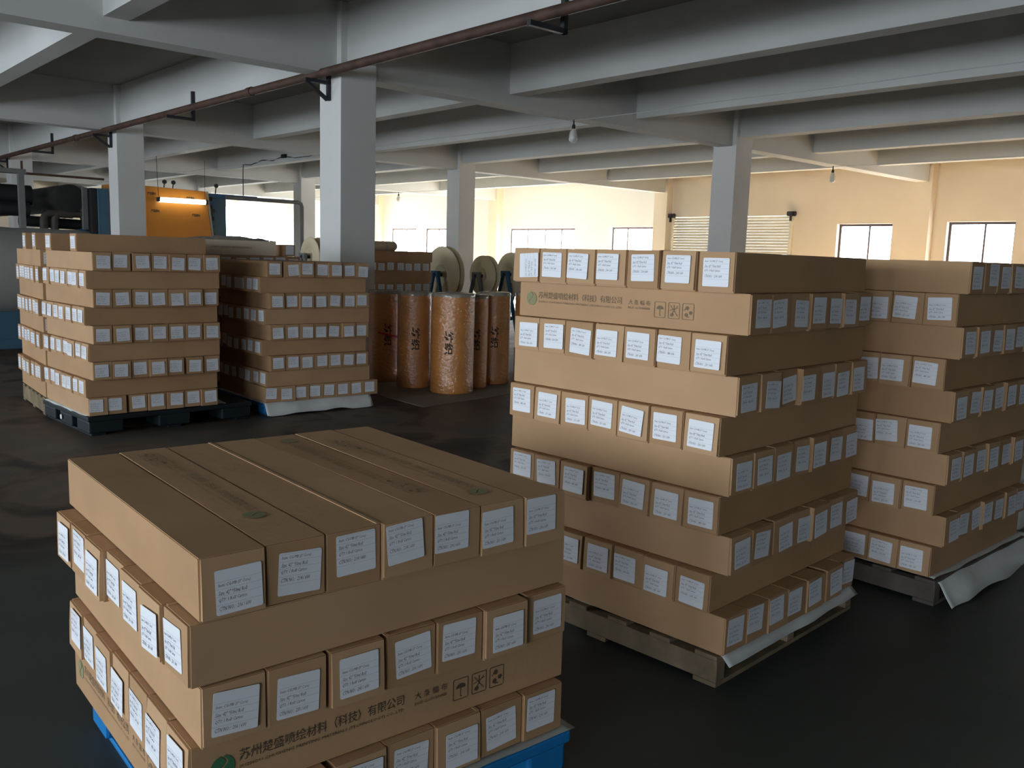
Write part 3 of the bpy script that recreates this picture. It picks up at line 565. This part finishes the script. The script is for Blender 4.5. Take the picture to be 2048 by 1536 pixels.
def sheet(cx, cy, ang, x0, x1, y0, y1, ix0, ix1, iy0, iy1, z, slope, m, label, seed=0, name='plastic_sheet', minz=.006):
    """thin sheet; flat inside the inner rectangle, sagging outside of it"""
    nx, ny = 36, 36; b = MB(); vs = []
    for j in range(ny+1):
        for i in range(nx+1):
            x = x0+(x1-x0)*i/nx; y = y0+(y1-y0)*j/ny
            d = max(ix0-x, x-ix1, iy0-y, y-iy1, 0)
            nzv = noise.noise(Vector((x*4+seed, y*4, seed*.7)))
            # ragged rim
            rx = x+.012*noise.noise(Vector((y*6, seed, 1))); ry = y+.014*noise.noise(Vector((x*5, seed, 2)))
            zz = z - slope*d*(1+.5*nzv) + (.012*nzv if d > 0.01 else 0)
            vs.append(Vector((rx, ry, max(zz if d > 0 else z, minz))))
    b.add(vs, [(j*(nx+1)+i, j*(nx+1)+i+1, (j+1)*(nx+1)+i+1, (j+1)*(nx+1)+i) for j in range(ny) for i in range(nx)], m, True)
    o = b.obj(name); o.location = (cx, cy, 0); o.rotation_euler = (0, 0, ang)
    s_ = o.modifiers.new('thick', 'SOLIDIFY'); s_.thickness = .0012; s_.offset = -1
    return tag(o, label, 'plastic sheet')
px, py, a_, ph = LAY['M']['pos']
wood_pallet(px, py, a_, 1.15, 1.15, ph-.003, 'wood', 'weathered wooden pallet under the tall middle stack')
sheet(px, py, a_, -.545, .56, -.612, .56, -.57, .565, -.572, .56, ph-.001, 1.0, 'sheet', 'white plastic sheet sticking out under the tall middle stack', 1)
px, py, a_, ph = LAY['F']['pos']
plastic_pallet(px, py, a_, 1.08, 1.15, ph-.004, 'blue_plastic', 'bright blue plastic pallet under the low front stack', (.03, -.02))
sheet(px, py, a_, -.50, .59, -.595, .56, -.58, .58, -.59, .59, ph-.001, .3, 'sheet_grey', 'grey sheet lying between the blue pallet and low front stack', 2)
px, py, a_, ph = LAY['K']['pos']
e = plastic_pallet(px, py, a_, 1.46, 1.13, ph-.006, 'dark_plastic', 'dark green plastic pallet under the tall left stack', (.14, .02), .14)
b = MB(); b.cyl((-.589, .10, .075), (-.593, .10, .075), .022, 'paper', 14); tag(b.obj('pallet_sticker', e), 'round white sticker on the pallet side')
sheet(px, py, a_, -.585, .88, -.50, .56, -.57, .60, -.53, .56, ph-.002, .12, 'sheet', 'pale plastic sheet on the dark green pallet of the left stack', 3)
px, py, a_, ph = LAY['S']['pos']
plastic_pallet(px, py, a_, 1.15, 1.12, ph-.006, 'blue_plastic', 'blue plastic pallet below the stack by the big pillar', (0, .01))
sheet(px, py, a_, -.58, .58, -.635, .56, -.60, .60, -.568, .56, ph-.002, 1.5, 'sheet', 'white sheet hanging below the stack by the big pillar', 4)
px, py, a_, ph = LAY['R']['pos']
wood_pallet(px, py, a_, 1.15, 1.15, ph-.003, 'wood_grey', 'dark grey wooden pallet under the right edge stack')
sheet(px, py, a_, -.55, .70, -.655, .56, -.58, .66, -.572, .56, ph-.001, 1.35, 'sheet', 'creased pale plastic sheet spreading out under the right edge stack', 5)
wood_pallet(K2C.x, K2C.y, K2A, 1.10, 1.06, .165, 'wood', 'wooden pallet under the cartons behind the tall left stack')
wood_pallet(TC.x, TC.y, BY, 1.15, 1.1, .118, 'wood_grey', 'wooden pallet under the cartons behind the orange rolls')
wood_pallet(S2.x, S2.y, a_s, 1.12, 1.1, .163, 'wood_grey', 'wooden pallet hidden behind the stack by the big pillar')

# ------------------------------------------------------------------ rusty pipe with brackets
e = empty('rusty_pipe', ORG, BY, 'long rusty brown pipe running along the main beam and pillars', 'pipe')
b = MB()
b.cyl((-.20, -9.5, 3.655), (-.20, 30, 3.655), .05, 'rust', 16)
for v in (-5.6, 2.0, 9.8, 17): b.cyl((-.20, v-.06, 3.655), (-.20, v+.06, 3.655), .062, 'rust', 16)
b.obj('pipe_run', e)
for i in range(4):
    v = i*SP+.25; b = MB()
    b.box(-.04, -.001, v-.025, v+.025, 3.38, 3.83, 'iron'); b.box(-.34, 0, v-.025, v+.025, 3.565, 3.605, 'iron')
    b.add([(-.30, v-.02, 3.575), (-.30, v+.02, 3.575), (-.02, v+.02, 3.40), (-.02, v-.02, 3.40), (-.34, v-.02, 3.565), (-.34, v+.02, 3.565), (-.05, v+.02, 3.37), (-.05, v-.02, 3.37)], [(0, 1, 2, 3), (7, 6, 5, 4), (0, 4, 5, 1), (3, 2, 6, 7), (0, 3, 7, 4), (1, 5, 6, 2)], 'iron')
    b.obj('pillar_bracket', e)
for v in (-3.7, 4.58, 12.5, 20.5):
    b = MB(); b.box(.04, .088, v-.025, v+.025, 3.54, 3.99, 'iron'); b.box(-.36, .088, v-.025, v+.025, 3.54, 3.585, 'iron'); b.obj('beam_hanger', e)
# ------------------------------------------------------------------ bulbs on wires
def wire_run(u, z, v0, v1, label):
    z -= .02
    b = MB(); pts = []
    n = 40
    for i in range(n+1): v = v0+(v1-v0)*i/n; pts.append((u, v, z-.008*math.sin(i*1.7)))
    b.path(pts, .006, 'wire', 6); o = b.obj('electric_wire'); at(o, ORG); return tag(o, label, 'wire')
wire_run(4.16, H-.008, -8, 26, 'thin pale wire under the cross beams, nearer one')
wire_run(11.9, H-.008, -8, 26, 'thin pale wire under the cross beams, farther one')
def bulb(u, v, label, s=1.0):
    e = empty('hanging_bulb', B(u, v, H), BY, label, 'light bulb')
    b = MB(); b.cyl((0, 0, -.012), (0, 0, -.10*s), .012, 'black', 8); b.obj('cord', e)
    b = MB(); b.lathe([(0.001, -.09*s), (.022, -.09*s), (.028, -.12*s), (.028, -.15*s), (.022, -.16*s)], 'black', 16); b.obj('socket', e)
    b = MB(); b.lathe([(.022, -.155*s), (.03, -.17*s), (.052, -.20*s), (.064, -.25*s), (.066, -.31*s), (.054, -.35*s), (.025, -.372*s), (.0005, -.377*s)], 'bulb', 20); b.obj('glass_bulb', e)
bulb(4.16, .2, 'white bulb hanging under the cross beam, near the picture centre', .95)
bulb(11.9, .2, 'white bulb hanging in front of the cream right wall', .95)
bulb(11.9, 16.2, 'small far bulb hanging left of the slim middle pillar', .9)
# black cable with junction on a beam
e = empty('cable_with_junction', ORG, BY, 'black cable with a small junction box on a beam side', 'cable')
b = MB(); pts = [(5.44, 14.4, 3.0), (5.44, 14.4, 3.6), (5.44, 14.38, 3.90), (5.44, 13.9, 3.86), (5.44, 13.2, 3.95), (5.44, 12.6, 3.90), (5.44, 12.0, 3.98), (5.44, 11.4, 3.90), (5.44, 10.6, 3.90), (5.44, 9.9, 3.96), (5.44, 9.0, 4.05)]
b.path(pts, .012, 'black', 6); b.obj('cable', e); b = MB(); b.box(5.39, 5.46, 11.85, 12.05, 3.93, 4.02, 'black'); b.obj('junction_box', e)

# ------------------------------------------------------------------ standing orange rolls
def roll(u, v, r, h, label, red=False, rz=0, txt=True):
    e = empty('standing_fabric_roll', B(u, v, .006), BY+rz, label, 'fabric roll', 'orange wrapped rolls')
    b = MB(); pr = [(.001, 0), (r-.01, 0), (r, .012)]+[(r*(1-.008*abs(math.sin(k*2.3))), .012+k*(h-.03)/10) for k in range(1, 11)]+[(r-.012, h)]
    b.lathe(pr, 'kraft', 40); b.obj('kraft_wrap', e)
    b = MB(); b.lathe([(r+.001, h-.035), (r+.002, h-.01), (r-.008, h+.006), (r*.6, h+.012), (.045, h+.002), (.04, h-.02), (.001, h-.02)], 'film', 40); b.obj('film_cap', e)
    if txt:
        vs, fs = text_mesh('纺织', .13, bold=.0035); vs = fit(vs, w=.27, h=.10)
        a0 = -2.55
        vv = [Vector((math.cos(a0+v_.y/r)*(r+.003), math.sin(a0+v_.y/r)*(r+.003), .72-v_.x)) for v_ in vs]
        b = MB(); b.add(vv, fs, 'print'); b.obj('printed_characters', e)
    if red:
        b = MB(); n = 24; vs = []
        for i in range(n+1): a = -2.9+2.2*i/n; z = .60-.10*i/n; vs += [Vector((math.cos(a)*(r+.004), math.sin(a)*(r+.004), z)), Vector((math.cos(a)*(r+.004), math.sin(a)*(r+.004), z+.022))]
        b.add(vs, [(2*i, 2*i+2, 2*i+3, 2*i+1) for i in range(n)], 'red'); b.obj('red_tape', e)
roll(.39, -.40, .2, 1.11, 'orange wrapped roll with red tape, beside the big pillar', True, .35)
roll(.41, -1.0, .2, 1.12, 'orange wrapped roll, second from the big pillar', False, .2)
roll(.55, -1.56, .25, 1.13, 'widest orange wrapped roll, in front of the others', False, -.05)
roll(1.01, -1.38, .17, 1.10, 'dull brown wrapped roll just right of the widest orange roll', False, .2)
roll(1.46, -1.22, .2, 1.12, 'orange wrapped roll left of the tall middle stack', False, .1)
roll(1.95, -1.36, .2, 1.12, 'orange wrapped roll mostly hidden by the tall middle stack', False, 0, False)
b = MB(); b.add([(-.30, -1.25, .005), (-.35, -2.25, .005), (.95, -2.05, .005), (2.4, -1.9, .005), (2.4, -.5, .005), (.1, -.1, .005), (-.30, -1.25, .0), (-.35, -2.25, .0), (.95, -2.05, .0), (2.4, -1.9, .0), (2.4, -.5, .0), (.1, -.1, .0)], [(0, 1, 2, 3, 4, 5), (6, 7, 1, 0), (7, 8, 2, 1), (8, 9, 3, 2), (9, 10, 4, 3), (10, 11, 5, 4), (11, 6, 0, 5)], 'cardpad')
tag(at(b.obj('floor_mat'), ORG), 'flat brown cardboard mat under the orange rolls', 'mat')

# ------------------------------------------------------------------ reels on blue stands
def reel(u, v, zc, r, label, stand='steel_blue', ln=.9):
    e = empty('cable_reel', B(u, v, 0), BY, label, 'reel')
    b = MB()
    for x in (0, ln):
        T = Matrix.Translation((x, 0, zc)) @ Matrix.Rotation(math.pi/2, 4, 'Y')
        b2 = MB(); b2.lathe([(.03, 0), (r*.35, 0), (r*.35, -.012), (r*.42, -.012), (r*.42, 0), (r-.01, 0), (r, .006), (r, .02), (r-.01, .026), (.03, .026)], 'reel', 40, T); b2.obj('flange', e)
    b.cyl((.02, 0, zc), (ln, 0, zc), r*.55, 'brownwrap', 32); b.obj('wound_cloth', e)
    b = MB(); b.cyl((-.16, 0, zc), (ln+.14, 0, zc), .028, 'iron', 14); b.obj('axle', e)
    for x in (-.12, ln+.10):
        b = MB()
        for s in (-1, 1): b.path([(x, s*.05, zc+.02), (x, s*.42, 0.0)], .034, stand, 8)
        b.box(x-.03, x+.03, -.09, .09, zc-.03, zc+.06, stand); b.path([(x, -.2, zc*.4), (x, .2, zc*.4)], .02, stand, 8); b.obj('a_frame', e)
reel(3.14, 2.1, 1.25, .46, 'big tan reel on a blue stand beside the far dark cartons', 'steel_blue', .1)
reel(3.96, 2.05, 1.24, .34, 'smaller tan reel, middle one of three behind the orange rolls', 'grey_steel', .1)
reel(4.56, 2.0, 1.27, .38, 'tan reel on blue stand, left of the tall middle stack', 'steel_blue', .12)
# pale disc and wrapped bundles behind the big pillar
reel(1.78, 4.0, 1.47, .33, 'pale reel flange showing left of the big pillar', 'grey_steel', .15)
def bundle(u, v, z, ln, r, rz, label, m='brownwrap'):
    e = empty('wrapped_bundle', B(u, v, z), BY+rz, label, 'bundle', 'paper wrapped bundles')
    b = MB(); T = Matrix.Translation((0, 0, r)) @ Matrix.Rotation(math.pi/2, 4, 'Y')
    b.lathe([(.001, 0), (r*.7, 0), (r, .03)]+[(r*(1+.04*math.sin(k*1.9)), .03+k*(ln-.06)/8) for k in range(1, 9)]+[(r*.7, ln), (.001, ln)], m, 24, T); b.obj('paper_wrap', e)
    for k in (.25, .75):
        b = MB(); b.lathe([(r*1.05, ln*k-.012), (r*1.07, ln*k), (r*1.05, ln*k+.012)], 'sheet_grey', 24, T); b.obj('tie_band', e)
TZ = .12+10*LH
bundle(1.10, 1.50, TZ, .72, .062, 0, 'brown bundle lying on the far carton stack, near edge')
bundle(1.1, 1.80, TZ, .95, .07, .03, 'brown bundle lying on the far carton stack, far edge')
# pile of wrapped rolls behind the reels
for k, (u, v, z) in enumerate(((2.5, 3.2, 0), (2.5, 3.75, 0), (2.55, 4.3, 0), (2.5, 3.45, .48), (2.55, 4.0, .48), (2.5, 3.72, .96))):
    bundle(u, v, z, 1.7, .27, 0, ['lowest', 'lowest', 'lowest', 'second row', 'second row', 'topmost'][k]+' tan wrapped roll in the pile behind the big reel, %s one' % ORD[k])
# carton with a film mound lying on the stack behind the pillar stack
S2Z = .165+9*LH
e = empty('film_wrapped_carton', S2-su*.30-sv*.42+Vector((0, 0, S2Z)), a_s+.02, 'tan printed carton under clear film, lying behind the pillar stack', 'carton')
b = MB(); b.box(-.36, .62, 0, .2, 0, .155, 'tanbox'); b.obj('body', e, .004)
b = MB(); b.box(-.36, -.2, -.004, .2, .0, .157, 'sheet_grey'); b.obj('film_strip', e)
vs, fs = text_mesh('SUZHOU CHUSHENG PRINTING MATERIALS', .03); vs = fit(vs, w=.45, h=.02)
b = MB(); b.add([Vector((v.x-.12, -.003, v.y+.07)) for v in vs], fs, 'print_faint'); b.obj('company_print', e)
b = MB(); vs = []; nx, ny = 20, 8
for j in range(ny+1):
    for i in range(nx+1):
        x = -.33+1.0*i/nx; y = .01+.3*j/ny; hh = .157+.045*math.sin(math.pi*min(1, i/nx*1.02))*math.sin(math.pi*j/ny)+.02*noise.noise(Vector((x*9, y*9, 3)))*math.sin(math.pi*j/ny)
        vs.append(Vector((x, y, hh)))
b.add(vs, [(j*(nx+1)+i, j*(nx+1)+i+1, (j+1)*(nx+1)+i+1, (j+1)*(nx+1)+i) for j in range(ny) for i in range(nx)], 'film', True); b.obj('film_mound', e)
e = empty('short_carton_end', S2+su*.42-sv*.40+Vector((0, 0, S2Z)), a_s, 'small labelled carton end beside the film wrapped carton', 'carton')
b = MB(); b.box(0, .13, 0, .5, 0, .125, 'card'); b.obj('body', e, .003); b = MB(); b.box(.015, .11, -.002, .001, .015, .115, 'paper'); b.obj('paper_label', e)

# ------------------------------------------------------------------ machine at the far left
e = empty('coating_machine', B(0, 12, 0), BY, 'orange and blue factory machine behind the left stack', 'machine')
b = MB(); b.add([(1.9, 0, .3), (3.68, 0, .3), (3.36, 0, 2.935), (1.9, 0, 2.965), (1.9, .9, .3), (3.68, .9, .3), (3.36, .9, 2.935), (1.9, .9, 2.965)], [(0, 1, 2, 3), (7, 6, 5, 4), (1, 5, 6, 2), (0, 3, 7, 4), (3, 2, 6, 7)], 'orange')
b.box(1.2, 1.9, 0.02, .9, .3, 2.96, 'orange'); b.obj('orange_cabinet', e, .01)
b = MB(); b.add([(3.69, -.012, .3), (3.73, -.012, .3), (3.41, -.012, 2.935), (3.37, -.012, 2.935), (3.69, .01, .3), (3.73, .01, .3), (3.41, .01, 2.935), (3.37, .01, 2.935)], [(0, 1, 2, 3), (1, 5, 6, 2), (0, 3, 7, 4), (3, 2, 6, 7)], 'cream_metal'); b.obj('edge_trim', e)
for x, z, w_ in ((1.95, 2.76, .19), (2.87, 2.71, .19), (2.02, 2.36, .2), (3.0, 2.31, .2)):
    vs, fs = text_mesh('严禁烟火', .06, bold=.0016); b = MB(); b.add([Vector((v.x+x, -.006, v.y+z)) for v in fit(vs, w=w_*1.05, h=.07)], fs, 'print'); b.obj('stencilled_sign', e)
b = MB(); b.box(3.60, 3.98, .25, 1.1, .2, 2.88, 'machine_blue'); b.obj('blue_cabinet', e, .01)
b = MB(); b.box(.84, 1.08, .0, .9, .2, 2.83, 'machine_blue'); b.box(.70, .84, .04, .9, .2, 2.83, 'duct'); b.obj('blue_cabinet', e, .01)
b = MB(); b.box(3.46, 3.60, .2, .36, .3, 2.9, 'duct')
for k in range(9): b.box(3.50+.02*math.sin(k*2), 3.64+.04*math.sin(k*3.1), .16, .24, 1.1+k*.19, 1.2+k*.19, ['iron', 'duct_brown', 'steel_blue'][k % 3])
b.box(3.38, 4.75, .1, .2, 2.82, 2.9, 'steel_blue'); b.obj('valve_row', e)
for x in (2.35, 2.56, 3.62):
    b = MB(); b.cyl((x, .05, 2.9), (x+.02, .05, 3.06), .014, 'iron', 8); b.cyl((x+.02, .02, 3.09), (x+.02, .06, 3.09), .05, 'iron', 14); b.obj('top_valve', e)
b = MB(); b.path([(3.9, .1, 2.83), (5.9, .1, 2.83), (5.99, .1, 2.80), (6.02, .1, 2.72), (6.02, .1, 0)], .05, 'grey_steel', 10); b.obj('pipe_portal', e)
b = MB(); b.box(-3.0, -.62, -.06, .06, 3.02, 3.12, 'grey_steel'); b.box(-.78, -.66, -.06, .06, 0, 3.05, 'grey_steel'); b.obj('steel_portal', e, .008)
b = MB(); b.cyl((.34, .3, 2.58), (.34, 9.5, 2.58), .31, 'duct', 32); b.obj('exhaust_duct', e)
b = MB(); b.cyl((.47, .36, 2.58), (.47, .40, 2.58), .33, 'cream_metal', 32); b.box(.58, .68, .20, .34, 1.9, 2.84, 'grey_steel'); b.obj('duct_flange', e)
for x0, z in ((-.2, 2.2), (.02, 2.22)):
    b = MB(); b.path([(x0, .4, .8), (x0, .4, z-.12), (x0+.03, .4, z-.03), (x0+.1, .4, z+.02), (x0+.6, .4, z+.02)], .085, 'duct_brown', 14); b.obj('elbow_duct', e)
b = MB(); b.cyl((-.6, .8, 2.05), (.8, .8, 2.0), .12, 'duct', 18); b.cyl((-1.6, .8, 2.3), (-.4, .8, 2.3), .16, 'duct', 18); b.cyl((-2.2, 1.0, 2.62), (-.3, 1.0, 2.62), .22, 'duct', 20); b.cyl((.2, .6, 1.75), (.9, .5, 1.95), .05, 'steel_blue', 12); b.obj('cross_duct', e)
b = MB(); b.box(-.9, .95, .7, 1.2, .2, 1.72, 'duct_brown'); b.obj('machine_base', e)
# fluorescent lamp in front of the machine
e = empty('fluorescent_lamp', B(2.13, 11.88, 2.66), BY, 'lit fluorescent tube hanging in front of the orange machine', 'lamp')
T = Matrix.Rotation(-.0, 4, 'Y')
b = MB(); b.cyl((.05, 0, 0), (1.16, 0, .005), .058, 'tube', 16); b.obj('tube', e)
b = MB(); b.box(.0, .06, -.05, .05, -.045, .055, 'iron'); b.box(1.15, 1.21, -.05, .05, -.045, .055, 'iron'); b.box(0, 1.21, .045, .06, -.01, .04, 'grey_steel'); b.obj('lamp_holder', e)
b = MB(); b.path([(.06, 0, .05), (.03, 0, .1), (.0, 0, 1.0)], .006, 'black', 6); b.path([(1.15, 0, .05), (1.16, 0, 1.0)], .004, 'black', 6); b.obj('hanging_cord', e)
# far rusty sprinkler pipe
b = MB(); b.cyl((-.3, 0, 0), (2.2, 0, 0), .03, 'rust', 10); b.cyl((.25, 0, -.08), (.25, 0, .3), .03, 'rust', 10); o = b.obj('sprinkler_pipe'); at(o, B(-.1, 15.6, 3.28)); tag(o, 'thin rusty sprinkler pipe above the black duct', 'pipe')

# ------------------------------------------------------------------ jumbo grey roll on a blue cradle
e = empty('jumbo_fabric_roll', B(-3.6, 4.7, 0), BY, 'huge grey fabric roll lying behind the tall left stack', 'fabric roll')
b = MB(); T = Matrix.Translation((0, 0, 1.13)) @ Matrix.Rotation(math.pi/2, 4, 'Y')
b.lathe([(.05, 0), (.60, 0), (.64, .03)]+[(.64+.006*math.sin(k*2.1), .03+k*.21) for k in range(1, 10)]+[(.63, 2.05), (.58, 2.12), (.05, 2.14)], 'roll', 56, T); b.obj('wound_cloth', e)
b = MB(); b.cyl((-.25, 0, 1.13), (2.35, 0, 1.13), .05, 'grey_steel', 16); b.obj('core', e)
e2 = empty('roll_cradle', B(-3.6, 4.7, 0), BY, 'dark blue steel cradle carrying the huge grey roll', 'stand')
b = MB()
for y in (-.62, .5): b.box(-.3, 2.4, y, y+.12, .10, .24, 'machine_blue')
b.box(-.3, 2.4, -.5, .5, .40, .46, 'steel_blue'); b.obj('rail', e2, .01)
b = MB()
for x in (-.25, 2.25): b.box(x, x+.1, -.62, .62, .0, .1, 'steel_blue'); b.box(x, x+.1, -.1, .1, .1, 1.08, 'steel_blue')
b.obj('upright', e2, .006)
b = MB(); b.box(-.3, 2.4, -.62, -.56, .24, .62, 'machine_blue'); b.obj('side_plate', e2)

# ------------------------------------------------------------------ white sack at the right edge
px, py, a_r, ph = LAY['R']['pos']; ru = Vector((math.cos(a_r), math.sin(a_r), 0)); rv = Vector((-ru.y, ru.x, 0))
bm = bmesh.new(); bmesh.ops.create_uvsphere(bm, u_segments=24, v_segments=16, radius=1)
for v in bm.verts:
    c = v.co; s = lambda t: math.copysign(abs(t)**.55, t)
    c.x, c.y, c.z = s(c.x)*.24, s(c.y)*.2, s(c.z)*.26
    c += Vector((1, 1, .5))*.03*noise.noise(c*7)
me = bpy.data.meshes.new('woven_sack'); bm.to_mesh(me); bm.free(); me.materials.append(M['sack'])
for p_ in me.polygons: p_.use_smooth = True
for k, (z, lb) in enumerate(((.27, 'lower white sack at the right edge beside the stack'), (.76, 'upper white sack at the right edge beside the stack'))):
    o = put('woven_sack', me); o.location = Vector((px, py, z)) + ru*.84 - rv*.30; o.rotation_euler = (0, 0, a_r+.2*k); tag(o, lb, 'sack', 'white sacks at the right edge')
